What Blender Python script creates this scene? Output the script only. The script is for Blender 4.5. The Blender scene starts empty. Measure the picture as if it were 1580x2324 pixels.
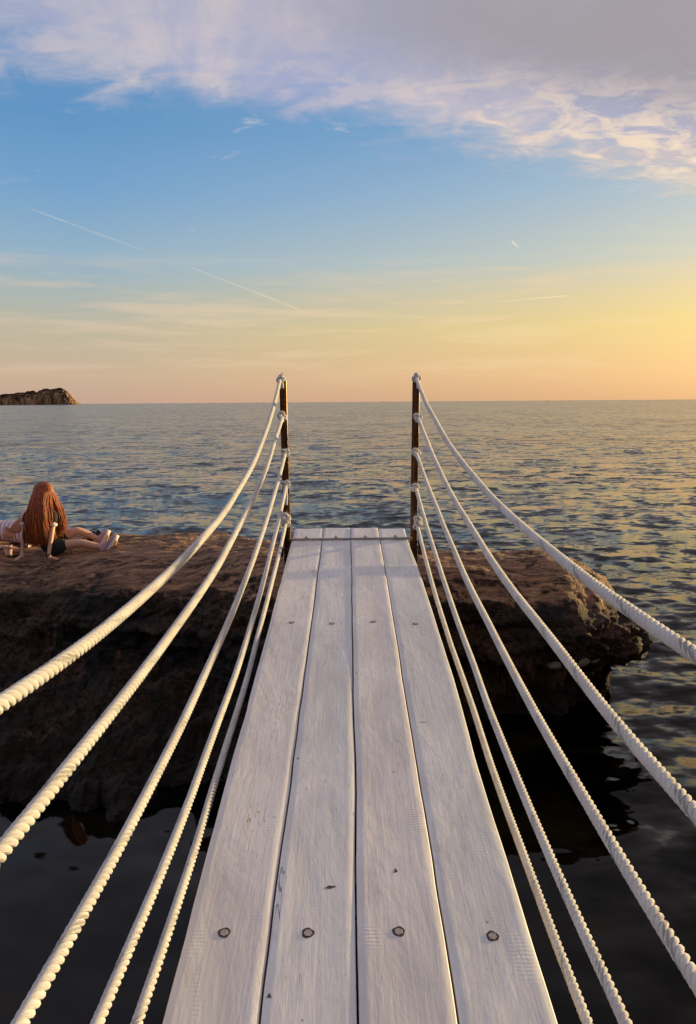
import bpy, bmesh, math, random
import numpy as np
from mathutils import Vector, Matrix
from mathutils.bvhtree import BVHTree
random.seed(7); rng = np.random.default_rng(11)
scn = bpy.context.scene; COL = scn.collection
R = math.radians
# ------------------------------------------------------------------ camera
CZ = 2.8
cam_d = bpy.data.cameras.new('camera'); cam = bpy.data.objects.new('camera', cam_d); COL.objects.link(cam)
cam_d.sensor_fit = 'VERTICAL'; cam_d.sensor_height = 36; cam_d.lens = 24.97
cam_d.clip_start = 0.05; cam_d.clip_end = 60000
PITCH = math.atan(250/1612); ROLL = R(0.417)
cam.matrix_world = Matrix.Translation((0, 0, CZ)) @ Matrix.Rotation(math.pi/2-PITCH, 4, 'X') @ Matrix.Rotation(-ROLL, 4, 'Z')
scn.camera = cam
scn.view_settings.view_transform = 'Standard'; scn.view_settings.look = 'None'
scn.view_settings.exposure = 0.55; scn.view_settings.gamma = 1.0
scn.view_settings.use_curve_mapping = False
def lin(*c): return tuple((v/255/12.92 if v/255 <= .04045 else ((v/255+.055)/1.055)**2.4) for v in c)
# ------------------------------------------------------------------ sun and sky
SUN_AZ, SUN_EL = 60.0, 5.8
sdir = Vector((math.sin(R(SUN_AZ))*math.cos(R(SUN_EL)), math.cos(R(SUN_AZ))*math.cos(R(SUN_EL)), math.sin(R(SUN_EL))))
sun_d = bpy.data.lights.new('sun', 'SUN'); sun_d.energy = 5.0; sun_d.angle = R(.6); sun_d.color = (1.0, .75, .34)
sun = bpy.data.objects.new('sun', sun_d); COL.objects.link(sun)
sun.rotation_mode = 'QUATERNION'; sun.rotation_quaternion = sdir.to_track_quat('Z', 'Y')

def pixdir(px, py):          # direction seen in the photograph (1580 x 2324 copy)
    x = (px-790)/1612; y = -(py-1162)/1612; a = ROLL
    xr = x*math.cos(a)+y*math.sin(a); yr = -x*math.sin(a)+y*math.cos(a)
    return Vector((xr, math.cos(PITCH)+yr*math.sin(PITCH), -math.sin(PITCH)+yr*math.cos(PITCH))).normalized()

class G:                      # small node-graph helper
    def __init__(s, nt): s.nt = nt; nt.nodes.clear()
    def n(s, t, **kw):
        nd = s.nt.nodes.new(t)
        for k, v in kw.items(): setattr(nd, k, v)
        return nd
    def link(s, a, b): s.nt.links.new(a, b)
    def put(s, sock, v):
        if isinstance(v, bpy.types.NodeSocket): s.link(v, sock)
        elif isinstance(v, (tuple, list, Vector)) and sock.type == 'RGBA' and len(v) == 3: sock.default_value = (*v, 1)
        else: sock.default_value = v
    def m(s, op, a, b=0.0, c=0.0, clamp=False):
        nd = s.n('ShaderNodeMath', operation=op, use_clamp=clamp)
        for i, v in enumerate((a, b, c)): s.put(nd.inputs[i], v)
        return nd.outputs[0]
    def vm(s, op, a, b=(0, 0, 0), sc=None):
        nd = s.n('ShaderNodeVectorMath', operation=op)
        s.put(nd.inputs[0], a); s.put(nd.inputs[1], b)
        if sc is not None: s.put(nd.inputs['Scale'], sc)
        return nd.outputs['Value'] if op in ('DOT_PRODUCT', 'LENGTH') else nd.outputs[0]
    def mr(s, v, a, b, c=0.0, d=1.0, smooth=True):
        nd = s.n('ShaderNodeMapRange', interpolation_type='SMOOTHSTEP' if smooth else 'LINEAR')
        for i, q in enumerate((v, a, b, c, d)): s.put(nd.inputs[i], q)
        return nd.outputs[0]
    def mix(s, f, a, b, bt='MIX'):
        nd = s.n('ShaderNodeMix', data_type='RGBA', blend_type=bt)
        s.put(nd.inputs[0], f); s.put(nd.inputs[6], a); s.put(nd.inputs[7], b)
        return nd.outputs[2]
    def noise(s, vec, scale=5, detail=4, rough=.5, dist=0.0, col=False):
        nd = s.n('ShaderNodeTexNoise'); s.put(nd.inputs['Vector'], vec)
        nd.inputs['Scale'].default_value = scale; nd.inputs['Detail'].default_value = detail
        nd.inputs['Roughness'].default_value = rough; nd.inputs['Distortion'].default_value = dist
        return nd.outputs[1 if col else 0]
    def ramp(s, f, stops, interp='LINEAR'):
        nd = s.n('ShaderNodeValToRGB'); r = nd.color_ramp; r.interpolation = interp
        while len(r.elements) < len(stops): r.elements.new(.5)
        for e, (p, c) in zip(r.elements, stops):
            e.position = p; e.color = (*c, 1) if not isinstance(c, (int, float)) else (c, c, c, 1)
        s.put(nd.inputs[0], f); return nd.outputs[0]
    def mapping(s, vec, scale=(1, 1, 1), rot=(0, 0, 0), loc=(0, 0, 0)):
        nd = s.n('ShaderNodeMapping'); s.put(nd.inputs[0], vec)
        nd.inputs['Scale'].default_value = scale; nd.inputs['Rotation'].default_value = rot; nd.inputs['Location'].default_value = loc
        return nd.outputs[0]

world = bpy.data.worlds.new('World'); scn.world = world; world.use_nodes = True
g = G(world.node_tree)
tc = g.n('ShaderNodeTexCoord'); D = g.vm('NORMALIZE', tc.outputs['Generated'])
sep = g.n('ShaderNodeSeparateXYZ'); g.link(D, sep.inputs[0]); dx, dy, dz = sep.outputs
hl = g.m('SQRT', g.m('ADD', g.m('MULTIPLY', dx, dx), g.m('MULTIPLY', dy, dy)))
hd = g.m('DIVIDE', g.m('ADD', g.m('MULTIPLY', dx, math.sin(R(SUN_AZ))), g.m('MULTIPLY', dy, math.cos(R(SUN_AZ)))), g.m('MAXIMUM', hl, .02))
t = g.mr(hd, .18, .93, smooth=False)
zz = g.m('MULTIPLY', g.m('MAXIMUM', dz, 0.0), 2.0)
def stops(L): return [(2*p, lin(*c)) for p, c in L]
away = g.ramp(zz, stops([(0, (212, 176, 156)), (.035, (212, 186, 160)), (.096, (200, 190, 168)), (.139, (178, 190, 188)), (.18, (156, 187, 208)), (.26, (122, 170, 214)), (.33, (102, 156, 207)), (.45, (98, 148, 200)), (.5, (104, 146, 194))]))
near = g.ramp(zz, stops([(0, (240, 188, 136)), (.035, (255, 203, 142)), (.096, (255, 222, 138)), (.139, (242, 218, 164)), (.18, (214, 214, 196)), (.26, (176, 198, 214)), (.33, (140, 180, 216)), (.45, (128, 166, 206)), (.5, (124, 160, 200))]))
base = g.mix(t, away, near)
sky = g.n('ShaderNodeTexSky', sky_type='NISHITA', sun_disc=False)
sky.sun_elevation = R(SUN_EL); sky.sun_rotation = R(SUN_AZ); sky.dust_density = 1.5
nish = g.vm('SCALE', sky.outputs[0], sc=0.10)
base = g.mix(0.15, base, nish)
# warm glow around the low sun just outside the frame
ca = g.vm('DOT_PRODUCT', D, tuple(sdir))
glow = g.m('POWER', g.m('MAXIMUM', ca, 0.0), 9.0)
gl = g.mix(1.0, lin(255, 214, 90), (glow, glow, glow), 'MULTIPLY') if False else g.vm('SCALE', Vector((.50, .32, .07)), sc=glow)
base = g.vm('ADD', base, gl)
# cloud-plane coordinates
inv = g.m('DIVIDE', 1.0, g.m('ADD', g.m('MAXIMUM', dz, 0.0), .22))
P = g.vm('SCALE', D, sc=inv)
# thin cream streaks low in the sky
st = g.noise(g.mapping(D, (2.2, 2.2, 26), (0, R(4), 0)), 1.8, 6, .55, .6)
st2 = g.noise(g.mapping(D, (5, 5, 45), (0, R(-5), 0)), 1.5, 5, .6, .8)
lowband = g.m('MULTIPLY', g.mr(dz, .01, .07), g.mr(dz, .22, .12))
sf = g.m('MULTIPLY', g.m('MULTIPLY', g.mr(g.m('ADD', g.m('MULTIPLY', st, .6), g.m('MULTIPLY', st2, .4)), .46, .66), lowband), .45)
base = g.mix(sf, base, g.mix(t, lin(232, 204, 176), lin(255, 226, 170)))
# small wisps in the blue
wp = g.noise(g.mapping(P, (1.6, 3.4, 1), (0, 0, R(-12))), 3.1, 8, .62, .9)
wb = g.noise(P, 1.1, 2, .5)
wf = g.m('MULTIPLY', g.m('MULTIPLY', g.mr(wp, .60, .78), g.mr(wb, .5, .62)), g.mr(dz, .1, .2))
base = g.mix(g.m('MULTIPLY', wf, .45), base, lin(222, 214, 214))
# the big cloud sheet: above a great circle through the picture
a = pixdir(60, 150); b = pixdir(1560, 425); nrm = a.cross(b).normalized()
if nrm.z < 0: nrm = -nrm
nrm = -nrm if nrm.dot(pixdir(1400, 50)) < 0 else nrm
d = g.vm('DOT_PRODUCT', D, tuple(nrm))
PM = g.mapping(P, (1.0, 1.7, 1.0), (0, 0, R(24)))
n1 = g.noise(PM, 1.25, 3, .5, .5); n2 = g.noise(PM, 3.6, 9, .62, .9); n3 = g.noise(g.mapping(P, (1.2, .8, 1), (0, 0, R(-30))), 2.0, 6, .6, .5)
n4 = g.noise(PM, 9.0, 8, .6, .6)
e = g.m('ADD', d, g.m('ADD', g.m('MULTIPLY', g.m('SUBTRACT', n1, .5), .07), g.m('ADD', g.m('MULTIPLY', g.m('SUBTRACT', n2, .5), .08), g.m('MULTIPLY', g.m('SUBTRACT', n4, .5), .09))))
cm = g.m('MULTIPLY', g.mr(e, -.022, .04), g.mr(e, -.03, .12, .80, .98))
leftness = g.mr(dx, -.50, -.05, .66, 1.0)
cm = g.m('MULTIPLY', cm, leftness)
cc = g.mix(g.mr(n3, .36, .66), lin(170, 174, 204), lin(220, 204, 202))          # lavender .. cream
rightness = g.mr(dx, -.05, .48)
cc = g.mix(g.m('MULTIPLY', g.mr(d, .07, -.02), rightness), cc, lin(238, 208, 176))
thick = g.m('MULTIPLY', g.mr(g.m('ADD', g.m('MULTIPLY', d, .65), g.m('MULTIPLY', e, .35)), .025, .12), g.mr(dx, -.22, .22, .15, 1.0))
cc = g.mix(g.m('MULTIPLY', thick, g.mr(n3, .35, .7, .97, .74)), cc, g.mix(t, lin(160, 160, 174), lin(166, 156, 158)))
rim = g.m('MULTIPLY', g.m('MULTIPLY', g.mr(e, -.01, .035), g.mr(e, .11, .045)), g.mr(n4, .42, .62))
cc = g.mix(g.m('MULTIPLY', rim, g.m('ADD', .20, g.m('MULTIPLY', rightness, .85))), cc, lin(255, 228, 198))
base = g.mix(cm, base, cc)
bg = g.n('ShaderNodeBackground'); g.link(base, bg.inputs[0]); bg.inputs[1].default_value = 0.683
wo = g.n('ShaderNodeOutputWorld'); g.link(bg.outputs[0], wo.inputs[0])

# ------------------------------------------------------------------ helpers
def tag(o, label=None, cat=None, group=None, kind=None):
    for k, v in (('label', label), ('category', cat), ('group', group), ('kind', kind)):
        if v: o[k] = v
    return o
def mesh_obj(name, verts, faces, mat=None, parent=None, smooth=True):
    me = bpy.data.meshes.new(name); me.from_pydata([tuple(v) for v in verts], [], faces)
    if mat: me.materials.append(mat)
    if smooth: me.polygons.foreach_set('use_smooth', [True]*len(me.polygons))
    me.update(); o = bpy.data.objects.new(name, me); COL.objects.link(o)
    if parent: o.parent = parent
    return o
def grid_mesh(name, V, mat, parent=None, closed_v=False, closed_u=False, uv=None):
    """V: (n,m,3) array -> quad grid, built fast"""
    n, m = V.shape[:2]; idx = np.arange(n*m).reshape(n, m)
    if closed_v: idx = np.concatenate([idx, idx[:, :1]], 1)
    if closed_u: idx = np.concatenate([idx, idx[:1]], 0)
    q = np.stack([idx[:-1, :-1], idx[1:, :-1], idx[1:, 1:], idx[:-1, 1:]], -1).reshape(-1, 4)
    return quads(name, V.reshape(-1, 3), q, mat, parent)
def outward(verts, q):
    v = np.asarray(verts, float); v = v-v.mean(0); a_, b_, c_, d_ = (v[q[:, i]] for i in range(4))
    s_ = np.einsum('ij,ij->', a_, np.cross(b_, c_))+np.einsum('ij,ij->', a_, np.cross(c_, d_))
    return q if s_ >= 0 else q[:, ::-1].copy()
def quads(name, verts, q, mat, parent=None, smooth=True):
    if name == 'sea':
        v = np.asarray(verts)[q[1000]]; q = q if np.cross(v[1]-v[0], v[2]-v[0])[2] > 0 else q[:, ::-1].copy()
    else: q = outward(verts, q)
    me = bpy.data.meshes.new(name); me.vertices.add(len(verts)); me.vertices.foreach_set('co', np.asarray(verts, np.float32).ravel())
    me.loops.add(q.size); me.loops.foreach_set('vertex_index', q.ravel().astype(np.int32))
    me.polygons.add(len(q)); me.polygons.foreach_set('loop_start', np.arange(0, q.size, 4, dtype=np.int32))
    me.polygons.foreach_set('loop_total', np.full(len(q), 4, np.int32))
    me.polygons.foreach_set('use_smooth', np.full(len(q), smooth))
    me.materials.append(mat); me.update(calc_edges=True); me.validate()
    o = bpy.data.objects.new(name, me); COL.objects.link(o)
    if parent: o.parent = parent
    return o
def empty(name, loc, **kw):
    o = bpy.data.objects.new(name, None); o.empty_display_size = .1; o.location = loc; COL.objects.link(o); tag(o, **kw); return o
def hash3(ix, iy, iz, seed):
    h = (ix*374761393 + iy*668265263 + iz*2147483647 + seed*974634777) & 0xffffffff
    h = ((h ^ (h >> 13))*1274126177) & 0xffffffff
    return ((h ^ (h >> 16)) & 0xffff)/65535.0*2-1
def vnoise(p, seed=0):
    p = np.asarray(p, float); f = np.floor(p); i = f.astype(np.int64); w = p-f; w = w*w*w*(w*(w*6-15)+10)
    r = 0
    for a_ in (0, 1):
        for b_ in (0, 1):
            for c_ in (0, 1):
                ww = (w[..., 0] if a_ else 1-w[..., 0])*(w[..., 1] if b_ else 1-w[..., 1])*(w[..., 2] if c_ else 1-w[..., 2])
                r = r+ww*hash3(i[..., 0]+a_, i[..., 1]+b_, i[..., 2]+c_, seed)
    return r
def fbm(p, oct=5, seed=0, gain=.5, ridged=False):
    p = np.asarray(p, float); s = 0; a_ = 1.; tot = 0
    for k in range(oct):
        v = vnoise(p*(2.03**k)+k*7.3, seed+k)
        if ridged: v = 1-2*np.abs(v)
        s = s+a_*v; tot += a_; a_ *= gain
    return s/tot
def box(bm, c, s, rot=None):
    M = Matrix.Translation(c) @ (rot if rot else Matrix.Identity(4)) @ Matrix.Diagonal((s[0], s[1], s[2], 1))
    bmesh.ops.create_cube(bm, size=1, matrix=M)
def bm_obj(name, bm, mat, parent=None, smooth=False, bevel=0):
    if bevel: bmesh.ops.bevel(bm, geom=list(bm.edges), offset=bevel, segments=2, affect='EDGES', profile=.7)
    me = bpy.data.meshes.new(name); bm.to_mesh(me); bm.free(); me.materials.append(mat)
    if smooth: me.polygons.foreach_set('use_smooth', [True]*len(me.polygons))
    o = bpy.data.objects.new(name, me); COL.objects.link(o)
    if parent: o.parent = parent
    return o
def tube(pts, rad, sides=8, closed=False):
    """verts (n,sides,3) round a polyline"""
    P_ = np.asarray(pts, float); n = len(P_); rad = np.broadcast_to(np.asarray(rad, float), (n,))
    T = (np.roll(P_, -1, 0)-np.roll(P_, 1, 0)) if closed else np.gradient(P_, axis=0)
    T /= np.linalg.norm(T, axis=1)[:, None]+1e-12
    up = np.array([0, 0, 1.]) if abs(T[0][2]) < .9 else np.array([1., 0, 0])
    N = np.zeros_like(P_); v = np.cross(T[0], up); v /= np.linalg.norm(v)
    for i in range(n):
        v = v-T[i]*v.dot(T[i]); v /= np.linalg.norm(v)+1e-12; N[i] = v
    B = np.cross(T, N); th = np.linspace(0, 2*math.pi, sides, endpoint=False)
    return P_[:, None]+rad[:, None, None]*(np.cos(th)[None, :, None]*N[:, None]-np.sin(th)[None, :, None]*B[:, None])
class Acc:
    def __init__(s): s.v = []; s.q = []; s.n = 0
    def grid(s, V, closed_v=True, closed_u=False):
        n, m = V.shape[:2]; idx = np.arange(n*m).reshape(n, m)+s.n
        if closed_v: idx = np.concatenate([idx, idx[:, :1]], 1)
        if closed_u: idx = np.concatenate([idx, idx[:1]], 0)
        s.q.append(np.stack([idx[:-1, :-1], idx[1:, :-1], idx[1:, 1:], idx[:-1, 1:]], -1).reshape(-1, 4)); s.v.append(V.reshape(-1, 3)); s.n += n*m
    def tube(s, pts, rad, sides=8, closed=False): s.grid(tube(pts, rad, sides, closed), True, closed)
    def build(s, name, mat, parent=None): return quads(name, np.concatenate(s.v), np.concatenate(s.q), mat, parent)
def skin(name, verts, edges, radii, mat, parent=None, sub=2):
    me = bpy.data.meshes.new(name); me.from_pydata(verts, edges, []); o = bpy.data.objects.new(name, me); COL.objects.link(o)
    o.modifiers.new('s', 'SKIN'); me.skin_vertices[0].data[0].use_root = True
    for i, r_ in enumerate(radii): me.skin_vertices[0].data[i].radius = (r_, r_) if isinstance(r_, (int, float)) else r_
    m_ = o.modifiers.new('u', 'SUBSURF'); m_.levels = sub; m_.render_levels = sub
    dg = bpy.context.evaluated_depsgraph_get(); me2 = bpy.data.meshes.new_from_object(o.evaluated_get(dg))
    bpy.data.objects.remove(o); bpy.data.meshes.remove(me); me2.name = name; me2.materials.clear(); me2.materials.append(mat)
    me2.polygons.foreach_set('use_smooth', [True]*len(me2.polygons))
    o2 = bpy.data.objects.new(name, me2); COL.objects.link(o2)
    if parent: o2.parent = parent
    return o2
def material(name): 
    m_ = bpy.data.materials.new(name); m_.use_nodes = True; g_ = G(m_.node_tree)
    b_ = g_.n('ShaderNodeBsdfPrincipled'); o_ = g_.n('ShaderNodeOutputMaterial'); g_.link(b_.outputs[0], o_.inputs[0])
    tc_ = g_.n('ShaderNodeTexCoord'); return m_, g_, b_, tc_.outputs['Object'], o_
def bump(g_, h, dist, strength=1.0, nrm=None):
    b_ = g_.n('ShaderNodeBump'); g_.put(b_.inputs['Height'], h); b_.inputs['Distance'].default_value = dist; b_.inputs['Strength'].default_value = strength
    if nrm: g_.link(nrm, b_.inputs['Normal'])
    return b_.outputs[0]
def simple(name, col, rough=.6, metal=0.0, var=.15, nscale=20, bmp=0.0, spec=None):
    m_, g_, b_, oc, _ = material(name)
    n_ = g_.noise(oc, nscale, 4)
    c_ = g_.mix(n_, tuple(c*(1-var) for c in col), tuple(min(1, c*(1+var)) for c in col)); g_.link(c_, b_.inputs['Base Color'])
    b_.inputs['Roughness'].default_value = rough; b_.inputs['Metallic'].default_value = metal
    if bmp: g_.link(bump(g_, n_, bmp), b_.inputs['Normal'])
    return m_

# ------------------------------------------------------------------ sea
wm, g, b, oc, wout = material('sea_water')
geo = g.n('ShaderNodeNewGeometry'); pos = geo.outputs['Position']
b.inputs['IOR'].default_value = 1.333; b.inputs['Roughness'].default_value = .05
depthn = g.noise(g.mapping(pos, (.5, .8, 0)), 1.6, 5, .6)
sp = g.n('ShaderNodeSeparateXYZ'); g.link(pos, sp.inputs[0])
shore = g.mr(g.m('ADD', sp.outputs[1], g.m('MULTIPLY', sp.outputs[0], -.2)), 6.0, 16.0)
g.put(b.inputs['Specular IOR Level'], g.mr(shore, 0, 1, .34, .5))
shallow = g.mix(g.mr(depthn, .42, .64), (.0004, .0004, .0003), (.006, .005, .003))
g.link(g.mix(shore, shallow, (.036, .046, .050)), b.inputs['Base Color'])
dst = g.vm('LENGTH', pos); far = g.mr(dst, 6, 25); g.put(b.inputs['Roughness'], g.mr(dst, 9, 80, .05, .15))
calm = g.m('MAXIMUM', g.mr(sp.outputs[1], 4.5, 12.0, .05, 1.0), g.mr(sp.outputs[0], .5, 2.6, .05, .85))
# ripples of four sizes tilt the surface directly, so far water keeps its true slope statistics
gusts = g.mr(g.noise(g.mapping(pos, (.5, 1, 1)), .055, 4, .6), .35, .65, .65, 1.3)
def rip(scale, det, amp, sx_, rot, fac):
    c = g.noise(g.mapping(pos, (sx_, 1, 1), (0, 0, R(rot))), scale, det, .5, .2, True)
    v = g.vm('MULTIPLY', g.vm('SUBTRACT', c, (.5, .5, .5)), (amp*.7, amp, 0.0))
    return g.vm('SCALE', v, sc=fac)
f1 = g.m('MULTIPLY', calm, gusts)
tot = rip(6.5, 3, 1.5, .55, -12, f1)
tot = g.vm('ADD', tot, rip(2.2, 3, 1.6, .45, 9, f1))
tot = g.vm('ADD', tot, rip(.75, 3, .6, .5, -6, g.m('MULTIPLY', f1, g.mr(dst, 8, 30))))
tot = g.vm('ADD', tot, rip(.16, 3, .32, .5, 12, g.m('MULTIPLY', gusts, g.mr(dst, 30, 120))))
nrmv = g.vm('NORMALIZE', g.vm('ADD', geo.outputs['Normal'], tot))
g.link(nrmv, b.inputs['Normal'])
def ring_grid():
    az = np.concatenate([np.linspace(-44, 44, 980), np.linspace(44, 316, 90)[1:-1]])
    az = np.radians(az)
    ypx = np.linspace(2000, 0.0, 640)                      # rows evenly spread in view angle
    rr = 2.8*1612/(ypx+ 2.2)
    rr = rr[rr > 2.0]; rr = np.concatenate([[.05, .8, 1.4], rr[rr < 2400], [5000, 12000, 30000]])
    return rr, az
rr, az = ring_grid()
RR, AZ = np.meshgrid(rr, az, indexing='ij'); X = RR*np.sin(AZ); Y = RR*np.cos(AZ)
dr = np.gradient(rr)[:, None]*np.ones_like(X)
H = np.zeros_like(X); wind = R(198)
shelter = np.clip((Y-4.2)/5.0, .24, 1)*np.clip(1.0, 0, 1)
for k in range(110):
    lam = .26*(34)**(rng.random()**1.25); th = wind+rng.normal(0, .55 if lam > 1 else .85)
    kx, ky = math.sin(th)*2*math.pi/lam, math.cos(th)*2*math.pi/lam
    amp = .0080*lam**.84*(1.0 if lam < 4 else .75)*rng.uniform(.5, 1.3)
    ph = rng.random()*6.28
    fade = np.clip(lam/(2.6*np.maximum(dr, RR*R(.09)))-.4, 0, 1)
    sh = shelter if lam < 2.5 else np.clip(shelter*1.6, 0, 1)
    warp = .35*vnoise(np.stack([X/lam/5+k, Y/lam/5, X*0+k*1.7], -1), k) if k % 3 == 0 else 0
    s_ = np.sin(kx*X+ky*Y+ph+warp*4); H += amp*fade*sh*(s_+.35*(s_*s_-.5))
gust = .75+.5*vnoise(np.stack([X/9, Y/16, X*0], -1), 77)
H *= gust*.48
sea = grid_mesh('sea', np.stack([X, Y, H], -1), wm, closed_v=True)
tag(sea, kind='structure')

# ------------------------------------------------------------------ rock ledge
def profile_at(x):
    S = [  # x, list of (Y, z) from far waterline over the top to the near waterline
        (-9.0, [(10.2, -.9), (9.7, .6), (9.0, 1.22), (8.0, 1.32), (7.3, 1.30), (6.8, 1.20), (6.3, .98), (6.05, .55), (5.6, .32), (5.1, .16), (4.7, -.1), (4.4, -.9)]),
        (-3.2, [(9.4, -.9), (8.9, .6), (8.3, 1.22), (7.8, 1.31), (7.3, 1.30), (6.8, 1.20), (6.35, .98), (6.05, .55), (5.5, .34), (5.0, .16), (4.65, -.1), (4.4, -.9)]),
        (-1.6, [(9.2, -.9), (8.7, .6), (8.0, 1.28), (7.4, 1.37), (6.9, 1.36), (6.45, 1.24), (6.1, 1.0), (6.0, .6), (5.6, .32), (5.05, .12), (4.65, -.1), (4.4, -.9)]),
        (-0.6, [(8.4, -.9), (7.9, .6), (7.1, 1.36), (6.7, 1.42), (6.2, 1.44), (5.85, 1.37), (5.55, 1.10), (5.55, .7), (5.6, .4), (5.3, .12), (5.0, -.1), (4.8, -.9)]),
        (0.9, [(7.6, -.9), (7.2, .6), (6.5, 1.38), (6.15, 1.43), (5.98, 1.42), (5.75, 1.33), (5.5, 1.05), (5.6, .7), (5.9, .45), (6.0, .15), (5.9, -.1), (5.8, -.9)]),
        (1.7, [(7.7, -.9), (7.3, .6), (6.6, 1.36), (6.25, 1.43), (6.0, 1.40), (5.75, 1.28), (5.5, .98), (5.65, .7), (6.1, .45), (6.25, .15), (6.2, -.1), (6.1, -.9)]),
        (2.45, [(7.8, -.9), (7.4, .5), (6.8, 1.25), (6.45, 1.36), (6.1, 1.34), (5.8, 1.18), (5.6, .92), (5.8, .7), (6.3, .42), (6.5, .15), (6.5, -.1), (6.4, -.9)]),
        (3.3, [(7.9, -.9), (7.5, .35), (7.0, .8), (6.6, .85), (6.3, .86), (6.1, .78), (6.0, .68), (6.2, .5), (6.6, .3), (6.8, .1), (6.8, -.1), (6.7, -.9)])]
    return S
S = profile_at(0); xs = np.array([s[0] for s in S]); PR = np.array([s[1] for s in S])   # (8,12,2)
NX, NP = 560, 250
xg = np.concatenate([np.linspace(-9, -3.3, 120)[:-1], np.linspace(-3.3, 2.47, NX-119)]); NX = len(xg)
tt = np.linspace(0, 11, NP)
def catmull(Pc, t_):
    i = np.clip(np.floor(t_).astype(int), 0, len(Pc)-2); f = (t_-i)[:, None]
    p0 = Pc[np.clip(i-1, 0, len(Pc)-1)]; p1 = Pc[i]; p2 = Pc[i+1]; p3 = Pc[np.clip(i+2, 0, len(Pc)-1)]
    return .5*((2*p1)+(-p0+p2)*f+(2*p0-5*p1+4*p2-p3)*f**2+(-p0+3*p1-3*p2+p3)*f**3)
V = np.zeros((NX, NP, 3))
for i, x in enumerate(xg):
    j = np.clip(np.searchsorted(xs, x)-1, 0, len(xs)-2); f = np.clip((x-xs[j])/(xs[j+1]-xs[j]), 0, 1); f = f*f*(3-2*f)
    pc = PR[j]*(1-f)+PR[j+1]*f
    if x > 1.75:                                      # rounded right end
        q = min(1, (x-1.75)/.72); k_ = math.sqrt(max(0, 1-q*q)); cen = np.array([6.35, .55])
        pc = cen+(pc-cen)*np.array([.12+.88*k_, .25+.75*k_])
    V[i, :, 0] = x; V[i, :, 1:] = catmull(pc, tt)
du = np.gradient(V, axis=0); dv = np.gradient(V, axis=1); N = np.cross(dv, du); N /= np.linalg.norm(N, axis=2)[..., None]+1e-9
if N[100, 95, 2] < 0: N = -N
topm = np.clip((N[..., 2]-.45)/.4, 0, 1)*np.clip((V[..., 2]-.9)/.25, 0, 1)
big = fbm(V*.9, 4, 3); med = fbm(V*3.2, 5, 9, .55); fine = fbm(V*11, 4, 21, .6); rid = fbm(V*np.array([1.7, 2.4, 3.0]), 5, 33, .55, True)
lay = fbm(V*np.array([1.2, 2.2, 14]), 3, 50)
topm = np.maximum(topm, .55*np.clip((V[..., 2]-.85)/.3, 0, 1))
topm = np.maximum(topm, .85*np.clip((V[..., 2]-.92)/.15, 0, 1)*np.clip((V[..., 0]-.9)/.5, 0, 1))
disp = (1-topm)*(.18*big+.15*med+.075*fine+.19*(rid-.2)+.05*lay+.05*fbm(V*np.array([5, 5, 9]), 4, 71, .6, True))+topm*(.05*big+.040*fbm(V*np.array([2.2, 5, 2]), 5, 61, .55)+.010*fine)
V2 = V+N*disp[..., None]
V2[..., 0] += (1-topm)*.05*fine
rm, g, b, oc, _ = material('coastal_limestone')
geo = g.n('ShaderNodeNewGeometry'); pos = geo.outputs['Position']
spn = g.n('ShaderNodeSeparateXYZ'); g.link(geo.outputs['Normal'], spn.inputs[0]); spp = g.n('ShaderNodeSeparateXYZ'); g.link(pos, spp.inputs[0])
na = g.noise(pos, 2.2, 8, .6, .3); nb = g.noise(g.mapping(pos, (1.2, 5, 3)), 4, 8, .65, .5); nc = g.noise(pos, 26, 6, .7); nd_ = g.noise(g.mapping(pos, (1, 1, 1)), 7, 7, .65)
crk = g.m('ABSOLUTE', g.m('SUBTRACT', g.noise(g.mapping(pos, (.8, 3.4, 2)), 1.6, 6, .6, .8), .5))
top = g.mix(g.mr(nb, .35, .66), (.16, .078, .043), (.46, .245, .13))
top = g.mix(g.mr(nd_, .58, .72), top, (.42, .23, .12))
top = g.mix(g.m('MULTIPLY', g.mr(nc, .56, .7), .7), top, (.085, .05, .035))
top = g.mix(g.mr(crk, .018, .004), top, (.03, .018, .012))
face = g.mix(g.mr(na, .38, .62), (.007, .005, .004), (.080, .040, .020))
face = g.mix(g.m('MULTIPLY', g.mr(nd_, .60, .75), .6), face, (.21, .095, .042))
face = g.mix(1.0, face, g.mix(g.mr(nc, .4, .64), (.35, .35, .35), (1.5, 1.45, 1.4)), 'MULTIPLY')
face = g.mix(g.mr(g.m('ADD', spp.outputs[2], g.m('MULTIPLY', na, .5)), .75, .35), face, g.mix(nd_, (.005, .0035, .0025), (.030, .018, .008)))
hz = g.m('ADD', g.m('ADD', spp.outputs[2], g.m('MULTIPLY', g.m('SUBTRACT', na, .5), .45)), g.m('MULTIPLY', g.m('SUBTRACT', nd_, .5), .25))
tf = g.m('MULTIPLY', g.mr(hz, 1.05, 1.20), g.mr(g.m('ADD', g.m('ADD', spn.outputs[2], g.m('MULTIPLY', g.m('MAXIMUM', spn.outputs[0], 0.0), .7)), g.m('MULTIPLY', g.m('SUBTRACT', nd_, .5), .8)), .55, .85))  # right-facing slopes take the lighter top colour, painting in their sunlit look
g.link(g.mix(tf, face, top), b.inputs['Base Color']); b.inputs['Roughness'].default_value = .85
vor = g.n('ShaderNodeTexVoronoi'); g.put(vor.inputs['Vector'], g.vm('ADD', pos, g.vm('SCALE', g.noise(pos, 8, 3, .5, 0, True), sc=.12))); vor.inputs['Scale'].default_value = 16
hh = g.m('ADD', g.m('MULTIPLY', nc, .5), g.m('ADD', g.m('MULTIPLY', nb, .6), g.m('MULTIPLY', g.mr(vor.outputs[0], 0, .5), .35)))
g.link(bump(g, g.m('ADD', hh, g.m('MULTIPLY', g.mr(crk, .0, .03), .3)), .065), b.inputs['Normal'])
rock = grid_mesh('rock_ledge', V2, rm); tag(rock, kind='structure')
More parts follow.
